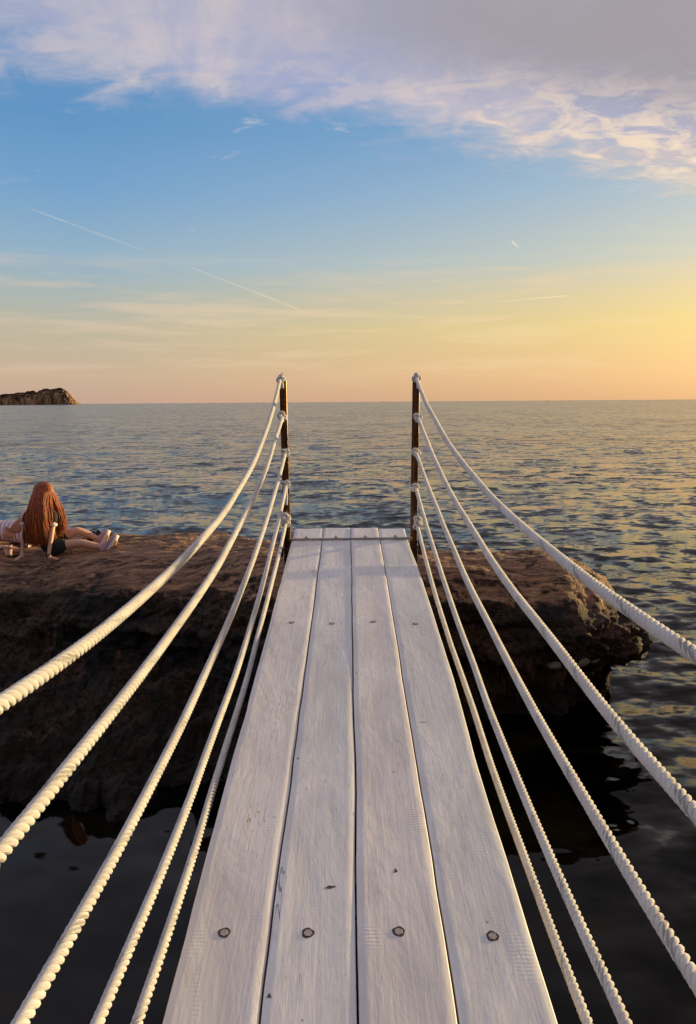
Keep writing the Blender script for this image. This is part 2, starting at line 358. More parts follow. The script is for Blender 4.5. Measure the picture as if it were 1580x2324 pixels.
idx = np.arange(NX*NP).reshape(NX, NP)
bvh = BVHTree.FromPolygons([tuple(v) for v in V2[::2, ::2].reshape(-1, 3)], [tuple(q) for q in (lambda I: np.stack([I[:-1, :-1], I[1:, :-1], I[1:, 1:], I[:-1, 1:]], -1).reshape(-1, 4))(np.arange(V2[::2, ::2].shape[0]*V2[::2, ::2].shape[1]).reshape(V2[::2, ::2].shape[:2])).tolist()])
def ground(x, y):
    h = bvh.ray_cast(Vector((x, y, 5)), Vector((0, 0, -1))); return h[0].z if h[0] else 1.3
# unseen shore at the gangway's start, added to darken faces turned toward the camera
bx = np.linspace(-30, 30, 200); by = np.linspace(-1.0, -26, 110); BX, BY = np.meshgrid(bx, by, indexing='ij'); q_ = np.stack([BX, BY, BX*0], -1)
BZ = -.8+1.75*np.clip((-1.0-BY)/.45, 0, 1)+6.5*np.clip((-5.5-BY+1.5*fbm(q_*.25, 3, 91))/5, 0, 1)**.8+.25*fbm(q_*.8, 5, 90)*np.clip((-1.2-BY), 0, 1)
tag(grid_mesh('unseen_shore_rock', np.stack([BX, BY, BZ], -1), rm), kind='structure')
# ------------------------------------------------------------------ distant island
IY = 2600.0
sil = [(-260, 12), (-160, 22), (-60, 26), (-20, 20), (-4, 15), (2, 16), (10, 13), (17, 14), (18, 24), (30, 26), (52, 26), (62, 29), (80, 29), (84, 31), (98, 32), (104, 28), (112, 32), (120, 35), (132, 36), (142, 34), (158, 37), (168, 35), (176, 27), (182, 18), (188, 10), (194, 4), (200, 0)]
# silhouette measured in metres: crop 3.16 px per source px
sil = [(p[0]/3.16*1.0, p[1]) for p in [(-500, 60), (-300, 95), (-120, 120), (-40, 100), (0, 72), (18, 76), (38, 60), (52, 72), (58, 128), (90, 140), (150, 142), (230, 142), (280, 156), (370, 156), (400, 168), (490, 178), (515, 155), (560, 178), (620, 200), (660, 202), (700, 190), (760, 204), (810, 210), (870, 196), (910, 158), (950, 110), (980, 66), (1005, 20), (1022, 0)]]
sx = np.array([(s[0]*.56753-791)/1612*IY for s in sil]); sz = np.array([s[1]/3.16*.56753/1612*IY for s in sil])
gx = np.linspace(sx[0], sx[-1], 330); gy = np.linspace(0, 1, 80)
GX, GT = np.meshgrid(gx, gy, indexing='ij'); hs = np.interp(GX, sx, sz)
shape = np.where(GT < .42, np.clip(GT/.42, 0, 1)**.30, 1-.9*((GT-.42)/.58)**2)
Yg = IY-30+GT*90
pn = np.stack([GX/26, Yg/26, hs/26], -1)
cl = fbm(pn*np.array([1.6, .9, .5]), 5, 5, .55, True)
Zg = hs*shape*(1+.06*(cl-.3))-.5
Zg[:, 0] = -3; Zg[:, -1] = -3
Yg2 = Yg+18*fbm(pn*1.3, 4, 8)*(1-GT)*np.clip(hs/30, 0, 1)+34*np.abs(fbm(pn*3, 3, 12))*(GT < .4)
im, g, b, oc, _ = material('island_cliff'); geo = g.n('ShaderNodeNewGeometry'); pos = geo.outputs['Position']
spn = g.n('ShaderNodeSeparateXYZ'); g.link(geo.outputs['Normal'], spn.inputs[0])
ni = g.noise(g.mapping(pos, (1, 1, .5)), .035, 8, .65, .4); nj = g.noise(pos, .09, 6, .6)
cliff = g.mix(g.mr(ni, .38, .62), (.15, .085, .048), (.50, .28, .14)); veg = g.mix(nj, (.020, .020, .012), (.060, .052, .028))
g.link(g.mix(g.m('MAXIMUM', g.mr(spn.outputs[2], .62, .82), g.mr(nj, .60, .66)), cliff, veg), b.inputs['Base Color']); b.inputs['Roughness'].default_value = .95
g.link(bump(g, ni, 6.0), b.inputs['Normal'])
isl = grid_mesh('island', np.stack([GX, Yg2, Zg], -1), im); tag(isl, kind='structure')

# ------------------------------------------------------------------ gangway
DZ0, DS = 1.731, .088
def deck_z(y): return DZ0+DS*(y-5.42)
woods = []
for k, tint in enumerate([(.755, .705, .685), (.715, .69, .685), (.75, .695, .67), (.72, .695, .68)]):
    m_, g, b, oc, _ = material('painted_plank_wood')
    v = g.mapping(oc, (1, 1, 1), (0, 0, 0), (k*3.1, k*7.7, 0))
    gr = g.noise(g.mapping(v, (16, .9, 6)), 3.0, 8, .62, .6)
    gr2 = g.noise(g.mapping(v, (60, 2.2, 20)), 2.0, 6, .65, .3)
    bl = g.noise(g.mapping(v, (3, 1.1, 3)), 1.6, 5, .6, .4)
    mott = g.noise(v, 26, 6, .65)
    c_ = g.mix(g.mr(bl, .3, .7), tuple(x*.86 for x in tint), tuple(min(1, x*1.09) for x in tint))
    c_ = g.mix(g.m('MULTIPLY', g.mr(gr, .58, .78), .16), c_, (.52, .47, .46))
    c_ = g.mix(g.m('MULTIPLY', g.m('MULTIPLY', g.mr(gr2, .64, .74), g.mr(bl, .52, .64)), .6), c_, (.16, .14, .13))
    c_ = g.mix(g.m('MULTIPLY', g.mr(mott, .52, .75), .25), c_, (.50, .45, .45))
    # scuffed, greyed patches where feet and hands rub the paint
    pt = g.noise(g.mapping(v, (2.6, .8, 1)), 1.5, 8, .72, .5); fl = g.noise(g.mapping(v, (22, 5, 5)), 3, 6, .7)
    c_ = g.mix(g.m('MULTIPLY', g.m('MULTIPLY', g.mr(pt, .55, .66), g.mr(fl, .45, .62)), (.6, .35, .75, .45)[k]), c_, (.40, .345, .33))
    # dark nicks
    vo = g.n('ShaderNodeTexVoronoi'); g.put(vo.inputs['Vector'], g.mapping(v, (1, .55, 1))); vo.inputs['Scale'].default_value = 9
    spk = g.m('MULTIPLY', g.mr(vo.outputs[0], .055, .03), g.mr(mott, .45, .6))
    c_ = g.mix(g.m('MULTIPLY', spk, .8), c_, (.07, .06, .055))
    # long thin cracks in the paint
    ck = g.noise(g.mapping(v, (9, .55, 3), (0, 0, R(1.5))), 2.4, 3, .5, .25)
    ckl = g.m('ABSOLUTE', g.m('SUBTRACT', ck, .5)); crack = g.m('MULTIPLY', g.mr(ckl, .003, .0008), g.mr(bl, .50, .62))
    c_ = g.mix(g.m('MULTIPLY', crack, .7), c_, (.10, .09, .085))
    g.link(c_, b.inputs['Base Color']); b.inputs['Roughness'].default_value = .55
    h_ = g.m('ADD', g.m('MULTIPLY', gr, .38), g.m('ADD', g.m('MULTIPLY', gr2, .12), g.m('SUBTRACT', g.m('MULTIPLY', bl, 2.0), g.m('MULTIPLY', crack, 1.2))))
    sc_ = g.n('ShaderNodeTexWave', wave_type='BANDS', bands_direction='Y'); g.put(sc_.inputs['Vector'], v); sc_.inputs['Scale'].default_value = 26; sc_.inputs['Distortion'].default_value = 3.0; sc_.inputs['Detail'].default_value = 2
    saw = g.m('MULTIPLY', sc_.outputs[1], g.mr(g.noise(g.mapping(v, (6, 2.5, 1)), 1.4, 2), .55, .68))
    g.link(bump(g, g.m('ADD', h_, g.m('MULTIPLY', saw, .13*(1, .4, 1.1, .8)[k])), .0042, .75), b.inputs['Normal'])
    woods.append(m_)
steel = simple('stained_steel', (.36, .28, .23), .32, .9, .35, 14, .0006)
darksteel = simple('dark_rusty_steel', (.060, .032, .022), .55, .6, .4, 22, .001)
boltm = simple('painted_bolt_metal', (.42, .34, .32), .45, .3, .25, 120, .0004)
recm = simple('bare_dark_wood', (.07, .05, .042), .8, 0, .4, 90, .001)
gang = empty('gangway', (0.02, 2.4, deck_z(2.4)), label='white painted four-plank wooden gangway leading up to the rock ledge between rope rails', cat='gangway')
GI = Matrix.Translation((-0.02, -2.4, -deck_z(2.4)))
def place(o, parent, off=None):       # object made in world coordinates, parented keeping its place
    o.parent = parent; bpy.context.view_layer.update(); o.matrix_parent_inverse = parent.matrix_world.inverted(); return o
farx = [-.437, -.205, .022, .250, .475]; nearx = [-.440, -.214, .016, .246, .478]
Y0, Y1 = -1.2, 5.82
planks = []
for k in range(4):
    ys = np.linspace(Y0, Y1+[.0, .012, -.01, -.02][k], 260); f = (ys-1.44)/(5.42-1.44)
    xl = nearx[k]*(1-f)+farx[k]*f; xr = nearx[k+1]*(1-f)+farx[k+1]*f
    gap = .0028
    wob = lambda s: .0035*vnoise(np.stack([ys*1.7, ys*0+s, ys*0], -1), 5)+.0016*vnoise(np.stack([ys*6, ys*0+s, ys*0], -1), 6)
    xl = xl+wob(k*3.1)+gap*(k > 0); xr = xr+wob((k+1)*3.1)-gap*(k < 3)
    if k == 3: xr = xr+.010*vnoise(np.stack([ys*.9, ys*0+40, ys*0], -1), 8)
    # plank corners eased at the far end
    endf = np.clip((ys-(ys[-1]-.012))/.012, 0, 1); xl = xl+.010*endf**2; xr = xr-.010*endf**2
    zt = deck_z(ys)+.0012*k % .003+.0015*vnoise(np.stack([ys*.8, ys*0+k*5, ys*0], -1), 12)-.004*endf**2
    th = .042; be = .0045
    na_ = 11; us = np.linspace(0, 1, na_)
    rows = []
    for i in range(len(ys)):
        w_ = xr[i]-xl[i]; sec = [(xl[i], zt[i]-th), (xl[i], zt[i]-be), (xl[i]+.0015, zt[i]-.0015)]
        cup = [(xl[i]+be+(w_-2*be)*u, zt[i]-.0012*math.sin(math.pi*u)) for u in us]
        sec += cup+[(xr[i]-.0015, zt[i]-.0015), (xr[i], zt[i]-be), (xr[i], zt[i]-th)]
        rows.append([(x_, ys[i], z_) for x_, z_ in sec])
    Vp = np.array(rows); m = Vp.shape[1]
    A = Acc(); A.grid(Vp, True, False); vv = np.concatenate(A.v); q = list(map(tuple, outward(vv, np.concatenate(A.q))))
    q.append(tuple(range(m))); q.append(tuple(len(vv)-m+i for i in range(m))[::-1])
    o = mesh_obj('plank', vv, q, woods[k]); 
    o.data.shade_smooth() if False else None
    place(o, gang); planks.append(o)
pbv = [BVHTree.FromPolygons([tuple(v.co) for v in p_.data.vertices], [tuple(f_.vertices) for f_ in p_.data.polygons]) for p_ in planks]
def top_z(x, y, k):
    h_ = pbv[k].ray_cast(Vector((x, y, 3)), Vector((0, 0, -1))); return h_[0].z if h_[0] else deck_z(y)
def hexbolt(x, y, s, rot, parent, flat=.0):
    z = top_z(x, y, planks.index(parent))+.0004
    bm = bmesh.new(); tilt = Matrix.Rotation(math.atan(DS), 4, 'X')
    M = Matrix.Translation((x, y, z-.0022)) @ tilt @ Matrix.Rotation(rot, 4, 'Z')
    bmesh.ops.create_cone(bm, cap_ends=True, segments=6, radius1=.0135*s, radius2=.0118*s, depth=.007, matrix=M)
    o = bm_obj('bolt', bm, boltm, bevel=.0008); place(o, parent)
    # worn countersink ring round the head
    vs = []; n_ = 22
    for r_, dz_ in ((.0125*s, .0004), (.0158*s, .0006), (.0168*s, .0003)):
        for i in range(n_):
            t_ = i/n_*6.2832; rr_ = r_*(1+(.07*math.sin(3*t_+x*40)+.05*math.sin(5*t_+y*30) if r_ > .0126*s else 0))
            vs.append((x+rr_*math.cos(t_), y+rr_*math.sin(t_), z+dz_+DS*rr_*math.sin(t_)))
    fs = [(a_*n_+i, a_*n_+(i+1) % n_, (a_+1)*n_+(i+1) % n_, (a_+1)*n_+i) for a_ in (0, 1) for i in range(n_)]
    fs.append(tuple(range(n_)))
    place(mesh_obj('bolt_recess', vs, fs, recm), parent)
def deck_pt(px, py):
    d_ = pixdir(px, py); t_ = (CZ-DZ0+DS*5.42)/(DS*d_.y-d_.z); return d_.x*t_, d_.y*t_
for row, s in (([(662, 1413), (754, 1415), (847, 1412), (943, 1416)], .95), ([(509, 2117), (699, 2118), (905, 2116), (1118, 2124)], 1.0)):
    for k, (px, py) in enumerate(row):
        x_, y_ = deck_pt(px, py); hexbolt(x_, y_, s, k*.4+.1, planks[k], 0.001 if row[0][1] == 1413 else 0)
# paint chips
def chip(px, py, w, h, k, seed):
    x_, y_ = deck_pt(px, py); vs = [(x_, y_, top_z(x_, y_, k)+.0006)]; n_ = 16
    for i in range(n_):
        t_ = i/n_*6.2832; r_ = 1+.3*math.sin(3*t_+seed)+.2*math.sin(7*t_+seed*2)
        xx = x_+w*r_*math.cos(t_); yy = y_+h*r_*math.sin(t_); vs.append((xx, yy, top_z(xx, yy, k)+.0006))
    place(mesh_obj('paint_chip', vs, [(0, 1+i, 1+(i+1) % n_) for i in range(n_)], recm), planks[k])
chip(752, 2014, .012, .0055, 1, 1.0); chip(742, 2016, .006, .003, 1, 4.0); chip(898, 1978, .005, .008, 2, 2.2); chip(611, 2262, .005, .006, 1, 3.1); chip(960, 1639, .016, .002, 3, .4)
# metal cross strap and its bolts
ysb = 5.455
bm = bmesh.new(); box(bm, (.018, ysb, deck_z(ysb)+.009), (.955, .028, .012), Matrix.Rotation(R(-.25), 4, 'Y'))
strapm = simple('grey_painted_steel', (.30, .27, .27), .45, .5, .2, 40, .0005)
strap = bm_obj('cross_strap', bm, strapm, bevel=.002); place(strap, gang)
for x_ in (-.325, -.095, .135, .368):
    bm = bmesh.new(); bmesh.ops.create_cone(bm, cap_ends=True, segments=6, radius1=.016, radius2=.015, depth=.012, matrix=Matrix.Translation((x_, ysb, deck_z(ysb)+.021)))
    bmesh.ops.create_cone(bm, cap_ends=True, segments=14, radius1=.007, radius2=.006, depth=.012, matrix=Matrix.Translation((x_, ysb, deck_z(ysb)+.031)))
    place(bm_obj('bolt', bm, boltm), strap)
for x_ in (-.41, -.215, .03, .262, .45):
    bm = bmesh.new(); bmesh.ops.create_cone(bm, cap_ends=True, segments=10, radius1=.005, radius2=.004, depth=.003, matrix=Matrix.Translation((x_, ysb, deck_z(ysb)+.0162)))
    place(bm_obj('screw', bm, darksteel), strap)
# two cross beams and side stringers beneath the deck
beamw = simple('beam_wood', (.16, .12, .10), .8, 0, .3, 12, .004)
for y_ in (1.75, 3.75, 5.45):
    bm = bmesh.new(); box(bm, (.02, y_, deck_z(y_)-.085), (.84, .09, .08)); place(bm_obj('cross_beam', bm, beamw, bevel=.004), gang)
for x_ in (-.30, .33):
    bm = bmesh.new(); box(bm, (x_, 2.2, deck_z(2.2)-.175), (.07, 6.6, .10), Matrix.Rotation(math.atan(DS), 4, 'X')); place(bm_obj('stringer', bm, beamw, bevel=.004), gang)

# ------------------------------------------------------------------ posts
knotz = {'L': [2.975, 2.69, 2.413, 2.168, 1.90], 'R': [2.978, 2.676, 2.405, 2.138, 1.88]}
def post(x, zt, zb, lean, label):
    o = empty('rail_post', (x, 5.52, zb), label=label, cat='post', group='metal posts at the end of the gangway')
    w, dpt = .056, .040; gx_, gw, gd = .004, .0045, .010      # a groove runs down the face
    rr_ = .016; arc = lambda cx, cy, a0: [(cx+rr_*math.cos(a0-i*math.pi/16), cy+rr_*math.sin(a0-i*math.pi/16)) for i in range(9)]
    sec = [(-w/2+.003, dpt/2), ]+arc(w/2-rr_, dpt/2-rr_, math.pi/2)+arc(w/2-rr_, -dpt/2+rr_, 0)+[(gx_+gw, -dpt/2), (gx_+gw, -dpt/2+gd), (gx_-gw, -dpt/2+gd), (gx_-gw, -dpt/2), (-w/2+.003, -dpt/2), (-w/2, -dpt/2+.003), (-w/2, dpt/2-.003)]
    bm = bmesh.new(); lo = [bm.verts.new((a_, b_, 0)) for a_, b_ in sec]; f_ = bm.faces.new(lo[::-1])
    r_ = bmesh.ops.extrude_face_region(bm, geom=[f_]); tv = [v for v in r_['geom'] if isinstance(v, bmesh.types.BMVert)]
    for v in tv: v.co.z = zt-zb; v.co.x += lean
    bmesh.ops.recalc_face_normals(bm, faces=bm.faces)
    bm_obj('column', bm, postm, o, smooth=False)
    for p_ in o.children[-1].data.polygons: p_.use_smooth = True
    o.children[-1].data.set_sharp_from_angle(angle=R(50))
    bm = bmesh.new(); box(bm, (0, 0, .0), (.085, .075, .016)); box(bm, (0, .01, -.08), (.06, .06, .15)); bm_obj('foot_plate', bm, darksteel, o, bevel=.003)
    side = -1 if x < 0 else 1
    bm = bmesh.new(); box(bm, (side*.055, .0, .0), (.034, .05, .12))
    bmesh.ops.create_cone(bm, cap_ends=True, segments=12, radius1=.011, radius2=.009, depth=.05, matrix=Matrix.Translation((side*.055, -.02, .075)))
    bm_obj('foot_bracket', bm, darksteel, o, bevel=.002)
    for i, kz in enumerate(knotz['L' if x < 0 else 'R']):
        f2 = (kz-zb)/(zt-zb); A = Acc(); zl = kz-zb+.012
        th = np.linspace(0, 6.2832, 25)[:-1]; cx = lean*min(f2, 1)-.004*side
        A.tube(np.stack([cx+0*th, -.045+.018*np.cos(th), zl+.022*np.sin(th)], -1), .0036, 7, True)
        A.tube(np.array([[cx, -.03, zl], [cx, -.012, zl]]), .0036, 7)
        A.build('eye_bolt', steel, o)
    return o
postm, g, b, oc, _ = material('weathered_stainless')
ns = g.noise(g.mapping(oc, (40, 40, 2.0)), 1.5, 5, .6); ns2 = g.noise(oc, 9, 5, .6)
g.link(g.mix(g.mr(ns, .35, .7), (.075, .042, .026), (.20, .12, .075)), b.inputs['Base Color']); b.inputs['Metallic'].default_value = .92
g.link(g.mr(ns2, .3, .7, .20, .36), b.inputs['Roughness'])
pl = post(-.478, 2.968, 1.65, -.012, 'brown steel post on the left side of the gangway end, tied with white rope knots')
pr = post(.517, 2.955, 1.66, .012, 'brown steel post on the right side of the gangway end, nearest the bright sky')
A = Acc(); A.tube(np.array([[-.012, -.01, 1.30], [-.014, -.01, 1.345], [-.016, -.01, 1.375]]), .0035, 7); A.build('top_pin', darksteel, pl)
A = Acc(); A.tube(np.array([[.004, -.01, 1.28], [.002, -.01, 1.335], [.010, -.01, 1.352], [.022, -.01, 1.345]]), .006, 7); A.build('top_pin', darksteel, pr)

# ------------------------------------------------------------------ ropes
ropem, g, b, oc, _ = material('white_rope_fibre')
uvn = g.n('ShaderNodeUVMap'); uvn.uv_map = 'strand'
w1 = g.n('ShaderNodeTexWave', wave_type='BANDS', bands_direction='DIAGONAL'); g.put(w1.inputs['Vector'], g.mapping(uvn.outputs[0], (1, 1, 1))); w1.inputs['Scale'].default_value = 1.9; w1.inputs['Distortion'].default_value = 1.2; w1.inputs['Detail'].default_value = 1
nf = g.noise(oc, 220, 3, .6); nl = g.noise(oc, 9, 4, .6)
c_ = g.mix(g.mr(nl, .3, .7), (.76, .71, .67), (.90, .87, .84)); c_ = g.mix(g.m('MULTIPLY', g.mr(g.noise(oc, 2.3, 6, .7), .55, .72), .22), c_, (.50, .43, .37)); c_ = g.mix(g.m('MULTIPLY', g.mr(w1.outputs[1], .5, .0), .30), c_, (.55, .48, .45))
g.link(c_, b.inputs['Base Color']); b.inputs['Roughness'].default_value = .75
b.inputs['Sheen Weight'].default_value = .25; b.inputs['Subsurface Weight'].default_value = .15; b.inputs['Subsurface Scale'].default_value = .004; b.inputs['Subsurface Radius'].default_value = (1, .7, .5)
g.link(bump(g, g.m('ADD', w1.outputs[1], g.m('MULTIPLY', nf, .5)), .0011), b.inputs['Normal'])
ROPES = {
 'L1': (-0.504, [0.0027, 0.02932, -0.14939, 2.47767]), 'L2': (-0.494, [0.00129, 0.02592, -0.09249, 2.21481]), 'L3': (-0.478, [-0.00142, 0.05238, -0.16095, 1.96472]),
 'L4': (-0.475, [0.00105, 0.03059, -0.10177, 1.64484]), 'L5': (-0.485, [-0.00098, 0.03675, -0.10414, 1.50105]),
 'R1': (0.524, [0.00114, 0.02707, -0.08643, 2.4553]), 'R2': (0.539, [0.00037, 0.02734, -0.06805, 2.17493]), 'R3': (0.528, [-0.00097, 0.03801, -0.08971, 1.92295]),
 'R4': (0.526, [-0.00176, 0.04921, -0.1228, 1.63004]), 'R5': (0.541, [0.00239, 0.00273, 0.01148, 1.31044])}
order = ['topmost', 'second from the top', 'middle', 'second from the bottom', 'lowest']
PITCHL = .058; RO = .0076; RS = .0065; SEG = 12; SD = 8
def set_uv(o, scale_u, n, m):
    me = o.data; uv = me.uv_layers.new(name='strand'); vi = np.zeros(len(me.loops), np.int32); me.loops.foreach_get('vertex_index', vi)
    uv.data.foreach_set('uv', np.stack([(vi//m % n)*scale_u, (vi % m)*1.0/m*6], -1).astype(np.float32).ravel())
for key, (fx, c) in ROPES.items():
    L = key[0] == 'L'; i = int(key[1])-1; xn = (-.485 if i == 4 else -.52) if L else .565
    yk = 5.44; ys = np.linspace(yk, -.9, 900); xs_ = xn+(fx-xn)/5.45*ys; zs = np.polyval(c, np.maximum(ys, 0))+np.minimum(ys, 0)*np.polyval(np.polyder(np.poly1d(c)), 0)
    # real ropes are never a perfect curve
    zs = zs+.0035*vnoise(np.stack([ys*2.1, ys*0+i, ys*0+(0 if L else 9)], -1), 3)*np.clip((yk-ys)*2, 0, 1); xs_ = xs_+.004*vnoise(np.stack([ys*1.6, ys*0+i+20, ys*0+(0 if L else 9)], -1), 4)*np.clip((yk-ys)*2, 0, 1)
    Pc = np.stack([xs_, ys, zs], -1); sl = np.concatenate([[0], np.cumsum(np.linalg.norm(np.diff(Pc, axis=0), axis=1))])
    nn_ = int(sl[-1]/PITCHL*SEG); s_ = np.linspace(0, sl[-1], nn_); Pc = np.stack([np.interp(s_, sl, Pc[:, k]) for k in range(3)], -1)
    T = np.gradient(Pc, axis=0); T /= np.linalg.norm(T, axis=1)[:, None]; Nn = np.cross(T, [0, 0, 1]); Nn /= np.linalg.norm(Nn, axis=1)[:, None]; Bn = np.cross(T, Nn)
    A = Acc()
    for k in range(3):
        ph = s_/PITCHL*2*math.pi+k*2*math.pi/3
        Cc = Pc+RO*(np.cos(ph)[:, None]*Nn+np.sin(ph)[:, None]*Bn); A.tube(Cc, RS, SD)
    side = 'left' if L else 'right'
    ex = {'L1': ' rising highest over the dark rock', 'R1': ' sagging across the open water'}.get(key, '')
    ro = empty('rail_rope', tuple(Pc[0]), label=f'white twisted rope, {order[i]} of five on the {side} side of the gangway', cat='rope', group=f'rope rail on the {side} of the gangway')
    cord = A.build('cord', ropem); set_uv(cord, .35, nn_, SD); place(cord, ro)
    # the knot that ties it to the post
    A = Acc(); nk = 1 if i < 4 else 2; rs = np.random.default_rng(i+(0 if L else 10))
    for q_ in range(nk):
        u = np.linspace(0, 2*math.pi, 90, endpoint=False); p_, qq = 2, 3
        r_ = .0185+.0095*np.cos(qq*u); K = np.stack([r_*np.cos(p_*u)*1.05, .014*np.sin(qq*u), r_*np.sin(p_*u)*1.2], -1)
        Rm = np.array(Matrix.Rotation(rs.uniform(-.5, .5), 3, 'Y') @ Matrix.Rotation(rs.uniform(-.6, .6), 3, 'Z') @ Matrix.Rotation(rs.uniform(-.5, .5), 3, 'X'))
        K = (K*rs.uniform(.92, 1.12)) @ Rm.T+np.array([Pc[0][0]+rs.uniform(-.006, .006), yk+.012, Pc[0][2]+.006+(.042*q_ if nk > 1 else 0)])
        A.tube(K, .0098+.0006*np.sin(u*24), 10, True)
    # wrap round the post and short tail
    if i in (0, 3) or nk == 2:
        pc_ = np.array([Pc[0][0], yk, Pc[0][2]]); sgn = -1 if L else 1
        tl = {'L1': [(.012, .0, -.01), (.016, .01, -.035), (.017, .012, -.062)], 'R1': [(.006, 0, -.01), (.010, .01, -.04), (.010, .012, -.072)], 'L4': [(0, 0, -.02), (.004, -.004, -.08), (.0, -.006, -.15)], 'R5': [(.01, 0, .0), (.04, -.01, .01), (.075, -.012, .035)], 'L5': [(0, 0, .03), (-.01, 0, .07), (.004, 0, .085)], 'R4': [(0, 0, 0), (-.03, .01, .0), (-.038, .045, 0)]}[key]
        A.tube(np.array([pc_+np.array(q_) for q_ in tl]), [.0095, .0095, .0085], 10)
    kn = A.build('knot', ropem); set_uv(kn, .3, 90, 10); place(kn, ro)

# ------------------------------------------------------------------ people
def skinmat(name, col):
    m_, g_, b_, oc_, _ = material(name); n_ = g_.noise(oc_, 30, 4)
    g_.link(g_.mix(n_, tuple(c*.9 for c in col), col), b_.inputs['Base Color']); b_.inputs['Roughness'].default_value = .5
    b_.inputs['Subsurface Weight'].default_value = .15; b_.inputs['Subsurface Scale'].default_value = .02; return m_
skm = skinmat('skin', (.62, .34, .22))
black = simple('black_cotton', (.012, .012, .014), .85, 0, .3, 60, .001); whitec = simple('white_cotton', (.75, .72, .72), .85)
shoem = simple('pink_grey_knit', (.46, .30, .34), .8, 0, .35, 60, .002); solem = simple('pale_rubber_sole', (.74, .62, .60), .6)
def hand(vs, es, rs, wrist, dirn, side, up=(0, 0, 1), curl=.2, s=.8):
    """adds palm and five fingers to a skin graph; wrist = vertex index"""
    d_ = Vector(dirn).normalized(); u_ = Vector(up); l_ = d_.cross(u_).normalized()*side; w = Vector(vs[wrist])
    pm = len(vs); vs.append(tuple(w+d_*.045*s)); es.append((wrist, pm)); rs.append((.020*s, .012*s))
    for k_, (off, ln) in enumerate(((-.024, .055), (-.009, .068), (.008, .064), (.023, .05))):
        b0 = w+d_*.078*s+l_*off*s; b1 = b0+d_*ln*.5*s-u_*curl*.012; b2 = b1+d_*ln*.5*s-u_*curl*.022
        i0 = len(vs); vs += [tuple(b0), tuple(b1), tuple(b2)]; es += [(pm, i0), (i0, i0+1), (i0+1, i0+2)]; rs += [.0088*s, .0078*s, .006*s]
    i0 = len(vs); t0 = w+d_*.03*s-l_*.03*s; vs += [tuple(t0), tuple(t0+d_*.028*s-l_*.02*s)]; es += [(wrist, i0), (i0, i0+1)]; rs += [.010*s, .0078*s]
GXp, GYp = -3.105, 7.1; gz = ground(GXp, GYp)
girl = empty('person', (GXp, GYp, gz-.004), label='girl with long red hair sitting on the rock and leaning on her hands', cat='person')
def girl_body():
    v = [(.02, 0, .095), (.012, -.012, .24), (.005, 0, .37), (.008, .02, .455), (.012, .03, .505), (.018, .045, .575), (.02, .05, .64), (.02, .048, .685)]
    r = [(.088, .072), (.072, .056), (.085, .06), (.05, .04), .030, (.058, .066), (.068, .075), (.045, .05)]
    e_ = [(i, i+1) for i in range(7)]
    def add(parent, pts, rad):
        p_ = parent
        for q_, rr_ in zip(pts, rad): v.append(q_); r.append(rr_); e_.append((p_, len(v)-1)); p_ = len(v)-1
        return p_
    a_ = add(3, [(-.07, .0, .44), (-.125, -.01, .415), (-.155, -.055, .24), (-.165, -.10, .055), (-.165, -.108, .03)], [.036, .034, .026, .018, .016]); hand(v, e_, r, a_, (-.15, -.6, -.12), 1, s=.72)
    a_ = add(3, [(.08, .01, .44), (.125, .0, .415), (.126, -.09, .235), (.122, -.172, .05), (.124, -.178, .026)], [.036, .034, .026, .018, .016]); hand(v, e_, r, a_, (.9, -.25, -.08), -1, s=.72)
    a_ = add(0, [(.09, -.05, .085), (.22, -.045, .115), (.365, -.03, .135), (.48, -.015, .105), (.60, .0, .075), (.63, .0, .05)], [.066, .056, .042, .040, .025, .024])
    add(a_, [(.68, .01, .10), (.72, .01, .16)], [.026, .020])
    a_ = add(0, [(.05, .075, .095), (.16, .12, .17), (.275, .165, .225), (.37, .20, .175), (.46, .23, .12), (.485, .235, .085)], [.064, .055, .042, .038, .025, .024])
    add(a_, [(.53, .24, .12), (.56, .24, .17)], [.026, .020])
    # nose and ears
    add(6, [(.075, .125, .60)], [.010]); 
    return v, e_, r
v_, e_, r_ = girl_body(); skin('body', v_, e_, r_, skm, girl)
skin('t_shirt', [(.02, -.004, .10), (.012, -.016, .24), (.005, -.004, .37), (.008, .014, .44), (-.075, -.002, .44), (-.125, -.012, .415), (-.142, -.036, .33), (.082, .006, .44), (.125, -.002, .415), (.127, -.048, .325)],
     [(0, 1), (1, 2), (2, 3), (3, 4), (4, 5), (5, 6), (3, 7), (7, 8), (8, 9)], [(.100, .084), (.084, .068), (.097, .072), (.060, .050), .046, .044, .040, .046, .044, .040], black, girl)
for cx, cy, cz_ in ((-.143, -.038, .325), (.127, -.052, .316)):
    A = Acc(); th = np.linspace(0, 6.2832, 20, endpoint=False)
    for dz_ in (0,): 
        rows = np.stack([np.stack([cx+rr_*np.cos(th), cy+rr_*np.sin(th), cz_+zz_+0*th], -1) for rr_, zz_ in ((.035, -.011), (.042, -.012), (.043, .012), (.036, .013))], 0)
        A.grid(rows)
    A.build('sleeve_cuff', whitec, girl)
skin('shorts', [(.02, 0, .09), (.09, -.05, .085), (.18, -.047, .105), (.27, -.042, .125), (.05, .075, .095), (.13, .11, .15), (.20, .135, .19), (.02, 0, .18)], [(0, 1), (1, 2), (2, 3), (0, 4), (4, 5), (5, 6), (0, 7)], [(.115, .10), .092, .082, .070, .088, .078, .066, (.10, .085)], black, girl)
